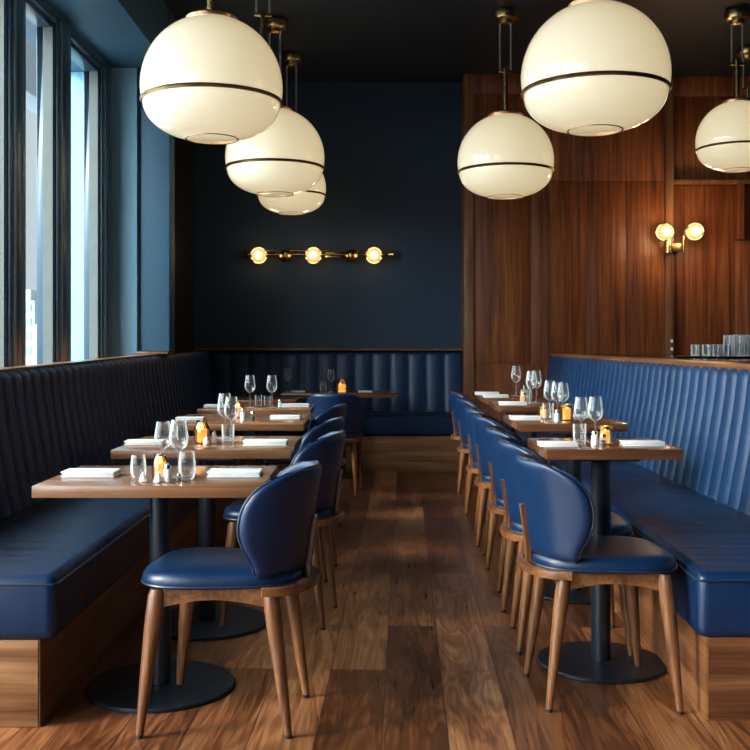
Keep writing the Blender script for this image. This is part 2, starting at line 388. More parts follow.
# ================================================================== outdoors beyond the left windows
struct(MB().box(-140, -2.6, -60, 220, -0.4, -0.3).build('ground', M['paving']))
def tower(x, y, w_, d_, h, mat, label, rows, cols):
    t = thing('building', label, 'building', (x, y, -0.3), 0, 'hazy buildings beyond the windows')
    MB().box(-w_/2, w_/2, -d_/2, d_/2, 0, h).build('facade', mat, t)
    mb = MB()
    for r in range(rows):
        z0 = h*(r+0.25)/rows; z1 = h*(r+0.75)/rows
        mb.box(-w_/2+0.4, w_/2-0.4, -d_/2-0.15, -d_/2+.01, z0, z1); mb.box(w_/2-.01, w_/2+.15, -d_/2+.4, d_/2-.4, z0, z1)
    mb.build('window_bands', M['city_glass'], t)
    MB().box(-w_/4, w_/4, -d_/4, d_/4, h, h+1.4).build('roof_box', mat, t)
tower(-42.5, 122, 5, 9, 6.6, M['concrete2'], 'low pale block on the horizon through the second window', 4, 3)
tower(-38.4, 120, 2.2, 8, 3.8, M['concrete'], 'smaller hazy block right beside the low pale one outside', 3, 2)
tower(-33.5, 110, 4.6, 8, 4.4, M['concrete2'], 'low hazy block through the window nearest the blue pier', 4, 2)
cn = thing('canopy', 'grey outdoor canopy slab high beyond the tall windows', 'canopy', (-4.1, 12.6, -0.3))
MB().box(-0.3, 0, -2.5, 1.2, 4.47, 5.6, 0.01).build('fascia', M['concrete2'], cn)
MB().tube((-0.15, -2.3, 0), (-0.15, -2.3, 4.6), 0.03).build('post', M['concrete2'], cn)

# ================================================================== banquettes
def backrest_mesh(p0, p1, nrm, z_seat, ztop0, ztop1, lean, pitch, amp=0.022, thick=0.11):
    """ribbed back from p0 to p1 (plan points of the top front line); nrm = direction it faces"""
    p0, p1, nv = Vector((*p0, 0)), Vector((*p1, 0)), Vector((*nrm, 0)).normalized()
    L = (p1-p0).length; d = (p1-p0)/L; nr = max(1, round(L/pitch)); sub = 8
    prof = []                                             # (forward offset, height fraction, rib weight)
    for k in range(9):
        f = k/8; prof.append((lean*(1-f)**1.2, f*0.90, 1.0))
    R = 0.5
    for k in range(1, 8):
        a = k/7*PI; prof.append((-(1-math.cos(a))*thick/2, 0.90 + 0.10*math.sin(a)**0.8 if k < 7 else 0.90, max(0.0, math.cos(a/2))))
    prof.append((-thick, 0.0, 0))
    mb = MB(); rings = []
    for i in range(nr*sub+1):
        u = i/(nr*sub); ph = (i % sub)/sub
        rib = math.sin(PI*ph)**0.55 if ph else 0.0
        ztop = ztop0+(ztop1-ztop0)*u
        b = p0 + d*(L*u); ring = []
        for off, fz, wgt in prof:
            z = z_seat-0.05 + (ztop-z_seat+0.05)*fz
            q = b + nv*(off + amp*wgt*(rib-1)); ring.append((q.x, q.y, z + 0.25*amp*(1-wgt)*(rib-1)*(1 if fz > .85 else 0)))
        rings.append(ring)
    mb.rings(rings); return mb
def cushion(x0, x1, y0, y1, z0, z1, r=0.035, seg=4):
    mb = MB(); mb.box(x0, x1, y0, y1, z0, z1, r, seg); return mb

# left banquette
t = thing('banquette', 'long navy leather banquette under the tall windows on the left', 'banquette', (-1.3, 3.09, 0))
def loc(o, t):
    o.parent = t; o.matrix_parent_inverse = Matrix.Translation(-t.location); return o
loc(MB().box(-1.72, -1.044, 3.10, 9.285, 0.0, 0.272, 0.003).build('plinth', M['plinth_x'], None), t)
loc(MB().box(-1.046, -1.040, 3.105, 9.285, 0.0, 0.272).build('plinth_face', M['plinth_y'], None), t)
loc(cushion(-1.56, -0.985, 3.085, 9.283, 0.268, 0.473).build('seat_cushion', M['leather_seat'], None), t)
loc(MB().path([(-1.53, 3.083, 0.448), (-1.012, 3.083, 0.448), (-0.996, 3.086, 0.447), (-0.9835, 3.105, 0.446), (-0.9835, 9.28, 0.446)], 0.004, 6).build('piping', M['piping'], None), t)
loc(backrest_mesh((-1.62, 9.283), (-1.62, 3.09), (1, 0), 0.47, 1.125, 1.048, 0.10, 0.13).build('backrest', M['leather_back'], None, 60), t)
loc(MB().prism([(-1.76, 3.09, 1.060), (-1.665, 3.09, 1.060), (-1.665, 7.65, 1.114), (-1.76, 7.65, 1.114)], 0.98, 1.1).build('top_rail', M['rail_wood'], None), t)
# right banquette
t = thing('banquette', 'long navy leather banquette on the right backing onto the bar counter', 'banquette', (1.3, 3.15, 0))
loc(MB().prism([(1.055, 3.16), (1.72, 3.16), (1.72, 9.60), (1.235, 9.60)], 0, 0.262).build('plinth', M['table_wood_dark'], None), t)
loc(MB().prism([(1.049, 3.165), (1.056, 3.165), (1.236, 9.595), (1.229, 9.595)], 0, 0.262).build('plinth_face', M['plinth_y'], None), t)
mb = MB(); mb.prism([(1.018, 3.15), (1.60, 3.15), (1.60, 9.58), (1.195, 9.58)], 0.257, 0.470); bmesh.ops.bevel(mb.bm, geom=mb.bm.edges[:], offset=0.035, segments=4, profile=0.5, affect='EDGES')
loc(mb.build('seat_cushion', M['leather_seat'], None), t)
loc(MB().path([(1.57, 3.148, 0.445), (1.045, 3.148, 0.445), (1.029, 3.151, 0.444), (1.0170, 3.17, 0.443), (1.1935, 9.55, 0.443)], 0.004, 6).build('piping', M['piping'], None), t)
loc(backrest_mesh((1.66, 3.15), (1.66, 9.62), (-1, 0), 0.47, 1.085, 1.085, 0.10, 0.135, 0.019).build('backrest', M['leather_back'], None, 60), t)
loc(MB().box(1.685, 1.80, 3.12, 9.60, 1.055, 1.098, 0.004).build('top_rail', M['rail_wood'], None), t)
# back banquette
t = thing('banquette', 'navy leather banquette against the back wall below the brass wall light', 'banquette', (0, 9.3, 0))
loc(MB().box(-1.72, 0.855, 9.33, 9.93, 0.0, 0.335, 0.003).build('plinth', M['plinth_x'], None), t)
loc(cushion(-1.53, 0.855, 9.29, 9.80, 0.332, 0.53).build('seat_cushion', M['leather_seat'], None), t)
loc(backrest_mesh((-1.60, 9.83), (0.855, 9.83), (0, -1), 0.53, 1.125, 1.125, 0.07, 0.175, 0.018, 0.09).build('backrest', M['leather_back'], None, 60), t)
loc(backrest_mesh((-1.62, 9.83), (-1.62, 9.292), (1, 0), 0.53, 1.125, 1.125, 0.07, 0.135).build('backrest', M['leather_back'], None, 60), t)
loc(MB().box(-1.76, 0.858, 9.78, 9.93, 1.126, 1.148, 0.003).build('top_rail', M['rail_wood'], None), t)

# ================================================================== bar counter behind the right banquette
t = thing('bar_counter', 'black topped bar counter with wooden edge behind the right banquette', 'bar counter', (2.2, 3.1, 0))
loc(MB().box(1.81, 2.80, 3.1, 9.60, 0, 1.06).build('counter_body', M['wall_wood'], None), t)
loc(MB().box(1.803, 2.86, 3.05, 9.60, 1.06, 1.094, 0.003).build('counter_top', M['counter'], None), t)

# ================================================================== chairs
def seat_outline(n=56, grow=0.0):
    pts = []
    for i in range(n):
        a = 2*PI*i/n; c, s_ = math.cos(a), math.sin(a); e = 2/3.2
        u = math.copysign(abs(c)**e, c); v = math.copysign(abs(s_)**e, s_)
        x = 0.015 + 0.235*u; hw = 0.205 + 0.032*u
        pts.append((x + grow*c, v*hw + grow*s_))
    return pts
def sm(v):   # half-extent of the back along its arc, by height fraction
    if v < 0.10: return 0.74 + 0.06*math.sqrt(max(0, 1-(1-v/0.10)**2))
    if v < 0.52: return 0.80 + 0.20*math.sin(PI/2*((v-0.10)/0.42))
    q = (v-0.52)/0.48
    return 0.28 + 0.72*math.sqrt(max(0, 1-q**2.7))
BZ0, BZ1 = 0.484, 0.806
def back_pt(s_, v, off=0.0):
    a = s_*math.radians(74); R = 0.232 + off
    z = BZ0 + (BZ1-BZ0)*v - 0.022*(1-v)*0
    xs = 0.02 - R*math.cos(a) - 0.045*(max(v,0)**1.3 if v>=0 else v*0.3); ys = R*math.sin(a)*0.98
    return Vector((xs, ys, z))
def make_chair():
    t = thing('dining_chair', 'navy leather dining chair', 'chair')
    # seat cushion
    lv = [(z+0.022, q_) for z, q_ in [(0.424, 0.93), (0.428, 0.985), (0.440, 1.0), (0.452, 1.0), (0.464, 0.975), (0.473, 0.92), (0.479, 0.80), (0.482, 0.6), (0.483, 0.3), (0.483, 0.05)]]
    o_ = seat_outline(); mb = MB(); mb.rings([[(0.015+(x-0.015)*s, y*s, z) for x, y in o_] for z, s in lv])
    seat = mb.build('seat', M['leather'], t, 60)
    MB().path([(0.015+(x-0.015)*1.005, y*1.005, 0.456) for x, y in o_], 0.0035, 6, True).build('piping', M['piping'], seat)
    # wooden apron with arched undersides
    fr = {1: (0.175, 0.185), -1: (-0.137, 0.152)}
    mb = MB()
    def rail(a, b, th=0.020, zt=0.446, drop=0.058, arch=0.024):
        a, b = Vector((*a, 0)), Vector((*b, 0)); d = (b-a).normalized(); n_ = Vector((-d.y, d.x, 0)); rs = []
        for k in range(13):
            f = k/12; p = a.lerp(b, f); zb = zt-drop+arch*math.sin(PI*f)
            rs.append([(p+n_*th/2)+Vector((0, 0, zb)), (p-n_*th/2)+Vector((0, 0, zb)), (p-n_*th/2)+Vector((0, 0, zt)), (p+n_*th/2)+Vector((0, 0, zt))])
        mb.rings(rs)
    rail((0.175, 0.185), (-0.137, 0.152)); rail((0.175, -0.185), (-0.137, -0.152)); rail((0.180, -0.18), (0.180, 0.18)); rail((-0.145, -0.14), (-0.145, 0.14), arch=0.01)
    mb.build('apron', M['walnut_rail'], t, 30)
    # bent rear rail
    mb = MB(); rs = []
    for k in range(25):
        a = math.radians(-66+132*k/24); cx, cy = math.cos(a), math.sin(a)
        x = -0.01 - 0.235*abs(cx)**0.8; y = 0.208*math.copysign(abs(cy)**0.8, cy)
        nx, ny = -cx, cy; L = math.hypot(nx, ny); nx /= L; ny /= L
        i_, o2 = -0.006, 0.013*min(1, max(0.25, (66-abs(-66+132*k/24))/14))
        rs.append([(x+nx*i_, y+ny*i_, 0.426), (x+nx*o2, y+ny*o2, 0.429), (x+nx*(o2+.002), y+ny*(o2+.002), 0.441), (x+nx*o2, y+ny*o2, 0.453), (x+nx*i_, y+ny*i_, 0.455)])
    mb.rings(rs); mb.build('rear_rail', M['walnut_rail'], t, 50)
    # legs
    for sx, sy in ((1, 1), (1, -1), (-1, 1), (-1, -1)):
        if sx > 0: top, bot = Vector((0.178, 0.188*sy, 0.446)), Vector((0.222, 0.215*sy, 0.0))
        else: top, bot = Vector((-0.140, 0.152*sy, 0.446)), Vector((-0.198, 0.175*sy, 0.0))
        mb = MB(); n = 14; rs = []
        for f, r in ((0, 0.019), (0.04, 0.0235), (0.22, 0.0245), (0.5, 0.0205), (0.8, 0.0150), (0.975, 0.0115)):
            p = top.lerp(bot, f); rs.append([(p.x+r*math.cos(2*PI*i/n), p.y+r*math.sin(2*PI*i/n), p.z) for i in range(n)])
        mb.rings(rs); lg = mb.build('leg', M['walnut_chair'], t)
        p = top.lerp(bot, 0.975)
        gl = MB().tube((bot.x, bot.y, 0), (p.x, p.y, p.z), 0.0105, 0.0115, 12).build('glide', M['rubber'], lg)
    # padded wrap-around back: inner and outer skins with a rounded rim
    nu, nv, T = 30, 16, 0.030
    mb = MB(); bm = mb.bm
    def q(u): return math.copysign(1-(1-abs(u))**1.35, u)
    inner, outer = [], []
    for j in range(nv+1):
        v = j/nv; v = 0.5-0.5*math.cos(PI*v)
        ri, ro = [], []
        for i in range(nu+1):
            u = q(-1+2*i/nu); s_ = u*sm(v)
            edge = min(1.0, (1-abs(u))*sm(v)/0.10, v/0.07, (1-v)/0.07); edge = max(0.0, edge)
            hh = T/2*math.sqrt(max(0.0, 1-(1-edge)**2)) 
            ri.append(back_pt(s_, v, -hh)); ro.append(back_pt(s_, v, hh))
        inner.append(ri); outer.append(ro)
    for G in (inner, outer):
        V = [[bm.verts.new(p) for p in r] for r in G]
        for j in range(nv):
            for i in range(nu): bm.faces.new((V[j][i], V[j][i+1], V[j+1][i+1], V[j+1][i]))
    bmesh.ops.remove_doubles(bm, verts=bm.verts[:], dist=0.0004)
    back = mb.build('backrest', M['leather'], t, 0)
    for p in back.data.polygons: p.use_smooth = True
    rim = []
    NV = 22
    for k in range(NV+1): rim.append(back_pt(sm(k/NV), k/NV))
    s1 = sm(1.0)
    for k in range(1, 12): rim.append(back_pt(s1*(1-2*k/12), 1.0))
    for k in range(NV, -1, -1): rim.append(back_pt(-sm(k/NV), k/NV))
    s0 = sm(0.0)
    for k in range(1, 12): rim.append(back_pt(-s0*(1-2*k/12), 0.0))
    MB().path(rim, 0.0042, 6, True).build('piping', M['piping'], back)
    # single wooden upright carrying the back
    rs = []
    for k in range(9):
        v = -0.12 + 0.62*k/8; wd = 0.078*(1-0.35*k/8)
        rs.append([back_pt(-wd, v, T/2-0.004), back_pt(wd, v, T/2-0.004), back_pt(wd, v, T/2+0.012), back_pt(-wd, v, T/2+0.012)])
    MB().rings(rs).build('upright', M['walnut_chair'], t, 40)
    return t
chair = maker(make_chair)
G_L, G_R = 'navy leather dining chairs along the left tables', 'navy leather dining chairs along the right tables'
# left row: they face the windows, turned a little away from the camera
chair((-0.457, 3.213, 0), math.radians(175), 'navy leather dining chair with walnut legs at the nearest left table', G_L, (1.07, 1.0, 1.0))
for (x, y, a), lb in zip([(-0.395, 4.36, 174), (-0.425, 5.20, 174), (-0.445, 6.38, 174)],
        ['navy leather dining chair directly behind the nearest left chair, at second left table', 'third navy leather chair from the front in the left row', 'farthest navy leather chair with bright inner back in the left row']):
    chair((x, y, 0), math.radians(a), lb, G_L)
chair((-0.32, 7.95, 0), math.radians(90), 'dark dining chair with its back to us at the rearmost wide table', None)
Rl = ['navy leather dining chair with walnut legs at the nearest right table', 'second navy leather chair from the front in the right row', 'third navy leather chair from the front in the right row',
      'fourth navy leather chair from the front, middle of the right row', 'fifth navy leather chair from the front in the right row', 'second to last navy leather chair in the right row', 'farthest navy leather chair of the right row, near the walnut wall']
for (x, y, a), lb in zip([(0.75, 3.42, 3), (0.762, 4.00, -4), (0.778, 4.60, -4), (0.80, 5.42, -4), (0.81, 6.02, -4), (0.845, 7.12, -4), (0.872, 8.08, -4)], Rl):
    chair((x, y, 0), math.radians(a), lb, G_R)

# ================================================================== tables
def table(x0, x1, y0, y1, z, bx, by, br, label, mat, th=0.038, group=None, rz=0):
    cx, cy = (x0+x1)/2, (y0+y1)/2
    t = thing('dining_table', label, 'table', (bx, by, 0), 0, group)
    loc(MB().box(x0, x1, y0, y1, z-th, z, 0.003).build('tabletop', mat, None), t)
    mb = MB(); mb.tube((bx, by, 0.016), (bx, by, z-th-0.006), 0.036, n=28); mb.box(bx-.12, bx+.12, by-.10, by+.10, z-th-0.008, z-th)
    loc(mb.build('column', M['black_metal'], None), t)
    mb = MB(); mb.lathe([(br*0.98, 0), (br, 0.003), (br, 0.010), (br*0.985, 0.014), (0.06, 0.018), (0.0, 0.018)], (bx, by, 0), 56)
    loc(mb.build('base_plate', M['black_metal'], None), t)
    return t
TW, TD = M['table_wood'], M['table_wood_dark']
GT1, GT2 = 'wooden pedestal tables of the left row', 'wooden pedestal tables of the right row'
ZL, ZR = 0.75, 0.81
table(-1.065, -0.350, 3.10, 3.62, ZL, -0.745, 3.47, 0.255, 'walnut topped pedestal table nearest the camera on the left', TW, group=GT1)
table(-1.098, -0.35, 4.15, 4.78, ZL, -0.715, 4.26, 0.26, 'second walnut topped pedestal table in the left row', TW, group=GT1)
table(-1.177, -0.392, 5.50, 6.28, ZL, -0.78, 5.75, 0.26, 'third walnut topped pedestal table in the left row', TW, group=GT1)
table(-1.20, -0.433, 6.74, 7.30, ZL, -0.80, 6.98, 0.26, 'fourth walnut topped pedestal table in the left row', TW, group=GT1)
table(-1.16, -0.62, 7.80, 8.40, ZL, -0.88, 8.08, 0.24, 'last small table in the left row, beside the corner', TD, group=GT1)
table(-0.84, 0.205, 8.90, 9.40, ZL, -0.30, 9.05, 0.22, 'wide dark table in front of the back banquette', TD)
table(0.618, 1.112, 3.60, 4.05, ZR, 0.842, 3.73, 0.235, 'dark walnut pedestal table nearest the camera on the right', TD, group=GT2)
table(0.688, 1.205, 4.76, 5.38, ZR, 0.95, 4.78, 0.21, 'second dark walnut table in the right row', TD, group=GT2)
table(0.761, 1.18, 6.05, 6.60, ZR, 0.97, 6.2, 0.21, 'third dark walnut table in the right row', TD, group=GT2)
table(0.772, 1.20, 6.86, 7.72, ZR, 0.98, 7.25, 0.21, 'farthest dark walnut table in the right row', TD, group=GT2)

# ================================================================== things on the tables
def mk_napkin():
    t = MB()
    for k, (dx, dy) in enumerate(((0, 0), (0.003, 0.002), (0.001, 0.004))):
        t.box(-.088+dx*1.2, .088-dx, -.05+dy, .05-dy*.5, 0.0065*k, 0.0065*(k+1)+0.0004, 0.0028, 2)
    t.path([(-.087, -.044, 0.017), (-.087, .046, 0.017)], 0.0035, 8)
    o = t.build('napkin', M['linen']); return tag(o, 'napkin', 'napkin')
def mk_wine():
    o = MB().lathe([(0.0, 0.0), (0.031, 0.0), (0.033, 0.0015), (0.024, 0.004), (0.006, 0.007), (0.0036, 0.014), (0.0032, 0.05), (0.0036, 0.082), (0.008, 0.088), (0.018, 0.094), (0.027, 0.105), (0.0315, 0.120), (0.0318, 0.135), (0.029, 0.155), (0.0245, 0.182), (0.0232, 0.190),
         (0.0224, 0.190), (0.0237, 0.181), (0.0280, 0.155), (0.0307, 0.135), (0.0304, 0.121), (0.026, 0.1065), (0.017, 0.0965), (0.0, 0.094)], n=28).build('wine_glass', M['glass'])
    return tag(o, 'glass', 'wine glass')
def mk_tumbler():
    o = MB().lathe([(0.0, 0.0), (0.018, 0.0), (0.0215, 0.003), (0.0255, 0.018), (0.027, 0.035), (0.0255, 0.060), (0.0225, 0.085), (0.0215, 0.085), (0.0243, 0.060), (0.0257, 0.035), (0.0240, 0.020), (0.019, 0.010), (0.0, 0.009)], n=28).build('water_glass', M['glass'])
    return tag(o, 'glass', 'water glass')
def mk_straight():
    o = MB().lathe([(0.0, 0.0), (0.026, 0.0), (0.028, 0.003), (0.030, 0.09), (0.0288, 0.09), (0.0265, 0.012), (0.0, 0.011)], n=24).build('tumbler', M['glass'])
    return tag(o, 'glass', 'tumbler')
def mk_candle():
    t = thing('candle_jar', 'c', 'candle')
    MB().lathe([(0.0, 0.0), (0.023, 0.0), (0.026, 0.003), (0.027, 0.035), (0.0255, 0.056), (0.018, 0.068), (0.0165, 0.076), (0.0155, 0.076), (0.017, 0.067), (0.0243, 0.055), (0.0256, 0.035), (0.0245, 0.006), (0, 0.005)], n=26).build('jar', M['amber'], t)
    c = MB().lathe([(0, 0.006), (0.021, 0.006), (0.0225, 0.008), (0.0232, 0.046), (0.020, 0.050), (0, 0.048)], n=20).build('candle', M['wax'], t)
    MB().lathe([(0.0, 0.049), (0.0035, 0.052), (0.005, 0.057), (0.003, 0.064), (0.0, 0.070)], n=12).build('flame', M['flame'], c)
    MB().lathe([(0.0163, 0.072), (0.0185, 0.072), (0.0185, 0.079), (0.0163, 0.079)], n=24, annulus=True).build('rim', M['chrome'], t)
    return t
def mk_votive():
    t = thing('candle_tumbler', 'c', 'candle')
    MB().lathe([(0.0, 0.0), (0.025, 0.0), (0.0275, 0.003), (0.027, 0.03), (0.0285, 0.068), (0.0272, 0.068), (0.0257, 0.03), (0.025, 0.006), (0, 0.005)], n=26).build('cup', M['amber'], t)
    c = MB().lathe([(0, 0.006), (0.021, 0.006), (0.0235, 0.008), (0.0242, 0.048), (0.020, 0.051), (0, 0.049)], n=20).build('candle', M['wax'], t)
    MB().lathe([(0.0, 0.050), (0.0035, 0.053), (0.005, 0.058), (0.003, 0.064), (0.0, 0.069)], n=12).build('flame', M['flame'], c)
    MB().lathe([(0.0275, 0.058), (0.0295, 0.058), (0.030, 0.069), (0.0275, 0.069)], n=26, annulus=True).build('rim', M['brass'], t)
    return t
def mk_shaker():
    t = thing('salt_shaker', 's', 'shaker')
    MB().lathe([(0, 0), (0.013, 0), (0.0145, 0.002), (0.0135, 0.02), (0.0115, 0.040), (0.010, 0.044), (0, 0.044)], n=20).build('body', M['ceramic'], t)
    MB().lathe([(0.0112, 0.042), (0.0118, 0.048), (0.009, 0.055), (0.003, 0.058), (0, 0.058)], n=20).build('cap', M['chrome'], t)
    return t
def mk_pepper():
    t = thing('pepper_shaker', 's', 'shaker')
    MB().lathe([(0, 0), (0.011, 0), (0.0125, 0.002), (0.0125, 0.036), (0.0115, 0.036), (0.0115, 0.004), (0, 0.0035)], n=18).build('body', M['glass'], t)
    MB().lathe([(0, 0.0038), (0.0110, 0.0038), (0.0110, 0.022), (0, 0.022)], n=16).build('pepper', M['salt'], t)
    MB().lathe([(0.0127, 0.034), (0.013, 0.040), (0.009, 0.047), (0, 0.049)], n=18).build('cap', M['chrome'], t)
    return t
def mk_dish():
    o = MB().lathe([(0, 0), (0.010, 0), (0.013, 0.003), (0.011, 0.012), (0.006, 0.020), (0.0065, 0.026), (0, 0.030)], n=18).build('salt_cellar', M['ceramic'])
    return tag(o, 's', 'salt cellar')
def mk_knife():
    t = thing('table_knife', 'k', 'cutlery')
    MB().box(-0.11, -0.01, -0.006, 0.006, 0, 0.006, 0.0025).build('handle', M['chrome'], t)
    MB().prism([(-0.012, -0.008), (0.09, -0.008), (0.105, -0.002), (0.108, 0.006), (-0.012, 0.007)], 0.001, 0.003).build('blade', M['chrome'], t)
    return t
napkin, wine, tumbler, candle, votive, shaker, pepper, cellar, knife, straight = map(maker, (mk_napkin, mk_wine, mk_tumbler, mk_candle, mk_votive, mk_shaker, mk_pepper, mk_dish, mk_knife, mk_straight))
ON = {'L1': 'the nearest left table', 'L2': 'the second left table', 'L3': 'the third left table', 'L4': 'the fourth left table', 'L5': 'the last left table', 'B': 'the wide back table',
      'R1': 'the nearest right table', 'R2': 'the second right table', 'R3': 'the third right table', 'R4': 'the farthest right table'}
ZT = {k: (ZR if k[0] == 'R' else ZL)+0.0003 for k in ON}
FN = {'napkin': napkin, 'wine': wine, 'tumbler': tumbler, 'candle': candle, 'votive': votive, 'shaker': shaker, 'pepper': pepper, 'cellar': cellar, 'knife': knife, 'straight': straight}
GR = {'napkin': 'folded white napkins', 'wine': 'stemmed wine glasses on the tables', 'tumbler': 'water glasses on the tables', 'candle': 'amber candle jars on the left tables', 'votive': 'amber candle tumblers',
      'shaker': 'white salt shakers', 'pepper': 'glass pepper shakers', 'cellar': 'small white salt cellars', 'knife': 'table knives', 'straight': 'water glasses on the tables'}
def put(tb, kind, x, y, label, rz=0, sc=None, tall=None):
    FN[kind]((x, y, ZT[tb]), rz, label + ' ' + ON[tb], GR[kind], (sc, sc, sc*(tall or 1)) if sc else None)
# nearest left table
put('L1', 'napkin', -0.945, 3.335, 'folded white napkin at the window side of', 0.0)
put('L1', 'napkin', -0.465, 3.335, 'folded white napkin at the aisle side of', 0.0)
put('L1', 'tumbler', -0.766, 3.235, 'stemless water glass left of the candle on', 0, 0.95)
put('L1', 'tumbler', -0.612, 3.255, 'stemless water glass right of the shakers on', 0, 1.05)
put('L1', 'wine', -0.725, 3.42, 'wine glass standing behind the candle on', 0, 0.92)
put('L1', 'wine', -0.648, 3.30, 'tall wine glass standing in front on', 0, 1.0)
put('L1', 'candle', -0.700, 3.265, 'lit amber candle jar on', 0, 1.05)
put('L1', 'cellar', -0.740, 3.19, 'tiny white salt cellar left of candle on', 0, 1.0)
put('L1', 'cellar', -0.688, 3.175, 'tiny white salt cellar in front of candle on', 0, 1.15)
put('L1', 'shaker', -0.662, 3.19, 'white shaker with steel cap on', 0, 1.0)
put('L1', 'pepper', -0.628, 3.20, 'small squat glass pepper shaker on', 0, 0.55)
# second
put('L2', 'napkin', -1.005, 4.38, 'folded white napkin at the window side of', 0.03, 0.95)
put('L2', 'napkin', -0.475, 4.36, 'folded white napkin at the aisle side of', 0.0, 1.08)
put('L2', 'candle', -0.765, 4.42, 'lit amber candle jar with metal rim on', 0, 1.3)
put('L2', 'straight', -0.650, 4.42, 'straight water glass on', 0, 0.95)
put('L2', 'wine', -0.655, 4.56, 'tall wine glass on', 0, 1.05)
put('L2', 'wine', -0.700, 4.66, 'wine glass at the back of', 0, 1.1)
put('L2', 'shaker', -0.715, 4.44, 'white shaker with steel cap on', 0, 0.9)
put('L2', 'cellar', -0.735, 4.36, 'small white salt cellar beside the candle on', 0, 1.2)
put('L2', 'tumbler', -0.870, 4.50, 'stemless water glass left of the candle on', 0, 0.9)
# third
put('L3', 'napkin', -1.065, 5.77, 'folded white napkin at the window side of', 0.03, 0.9)
put('L3', 'napkin', -0.525, 5.88, 'folded white napkin at the aisle side of', 0.0, 1.0)
put('L3', 'candle', -0.82, 6.00, 'lit amber candle jar on', 0, 1.2)
put('L3', 'shaker', -0.755, 5.72, 'white shaker with steel cap on', 0, 1.2)
put('L3', 'pepper', -0.70, 5.74, 'glass pepper shaker on', 0, 1.1)
put('L3', 'straight', -0.785, 5.78, 'straight water glass on', 0, 0.8)
# fourth
put('L4', 'napkin', -1.10, 6.95, 'folded white napkin at the window side of', 0.0, 0.95)
put('L4', 'napkin', -0.555, 7.0, 'folded white napkin at the aisle side of', 0.0, 1.1)
put('L4', 'wine', -0.862, 6.90, 'left one of the two tall wine glasses on', 0, 1.18)
put('L4', 'wine', -0.712, 6.90, 'right one of the two tall wine glasses on', 0, 1.18)
put('L4', 'straight', -0.83, 7.12, 'short straight water glass on', 0, 0.85)
put('L4', 'straight', -0.765, 7.10, 'second short water glass between the wine glasses on', 0, 0.8)
put('L4', 'shaker', -0.665, 6.98, 'white shaker with steel cap on', 0, 0.9)
# back table
put('B', 'wine', -0.835+0.04, 9.10, 'wine glass at the left end of', 0, 1.15)
put('B', 'napkin', -0.70, 9.12, 'small folded white napkin at the left of', 0.0, 0.72)
put('B', 'wine', -0.40, 9.13, 'wine glass beside the glowing candle on', 0, 1.1)
put('B', 'tumbler', -0.47, 9.08, 'stemless water glass left of the candle on', 0, 1.1)
put('B', 'napkin', -0.09, 9.12, 'small folded white napkin right of the candle on', 0.0, 0.74)
# glowing round candle on the back table
t = thing('candle_globe', 'round glowing amber candle holder on the wide back table', 'candle', (-0.30, 9.08, ZL))
MB().lathe([(0, 0), (0.03, 0), (0.048, 0.02), (0.056, 0.055), (0.050, 0.095), (0.034, 0.120), (0.032, 0.120), (0.048, 0.094), (0.054, 0.055), (0.046, 0.021), (0, 0.004)], n=28).build('globe', M['amber'], t)
MB().lathe([(0, 0.005), (0.036, 0.012), (0.045, 0.03), (0.047, 0.06), (0.03, 0.075), (0, 0.078)], n=20).build('candle', M['wax'], t)
# nearest right table
put('R1', 'napkin', 0.680, 3.72, 'folded white napkin at the aisle side of', 0.0, 0.80)
put('R1', 'napkin', 1.000, 3.74, 'folded white napkin at the bench side of', 0.0, 0.86)
put('R1', 'straight', 0.777, 3.80, 'straight water glass left of the shakers on', 0, 0.85)
put('R1', 'wine', 0.810, 3.93, 'wine glass at the left back on', 0, 0.90)
put('R1', 'wine', 0.850, 3.86, 'wine glass with round bowl beside the candle on', 0, 0.93)
put('R1', 'votive', 0.872, 3.79, 'lit amber candle tumbler on', 0, 1.0)
put('R1', 'shaker', 0.822, 3.745, 'white shaker with steel cap on', 0, 0.95)
put('R1', 'pepper', 0.850, 3.73, 'glass pepper shaker on', 0, 0.95)
put('R1', 'knife', 0.955, 3.96, 'steel knife behind the bench side napkin on', 0.0, 0.75)
put('R1', 'knife', 0.700, 3.975, 'steel knife behind the aisle side napkin on', 0.0, 0.6)
# second right table
put('R2', 'napkin', 0.757, 5.03, 'folded white napkin at the aisle side of', 0.0, 0.86)
put('R2', 'napkin', 1.06, 5.20, 'folded white napkin at the bench side of', 0.0, 0.7)
put('R2', 'straight', 0.862, 4.98, 'straight water glass on', 0, 0.95)
put('R2', 'wine', 0.905, 5.18, 'wine glass behind the others on', 0, 1.0)
put('R2', 'wine', 0.915, 5.02, 'wine glass with round bowl in the middle of', 0, 1.0)
put('R2', 'wine', 0.965, 5.13, 'wine glass at the right back on', 0, 0.95)
put('R2', 'votive', 0.955, 4.98, 'lit amber candle tumbler on', 0, 1.15)
put('R2', 'votive', 0.858, 5.10, 'second amber candle tumbler behind the water glass on', 0, 0.9)
put('R2', 'shaker', 0.892, 4.90, 'white shaker with steel cap on', 0, 1.0)
put('R2', 'knife', 1.12, 5.05, 'steel knife by the bench end on', 0.0, 0.6)
# third right table
put('R3', 'napkin', 0.862, 6.25, 'folded white napkin at the aisle side of', 0.0, 0.95)
put('R3', 'straight', 0.955, 6.35, 'straight water glass on', 0, 1.0)
put('R3', 'wine', 0.985, 6.30, 'left one of two wine glasses on', 0, 1.1)
put('R3', 'wine', 1.035, 6.42, 'right one of two wine glasses on', 0, 1.1)
put('R3', 'votive', 0.955, 6.47, 'lit amber candle tumbler on', 0, 0.95)
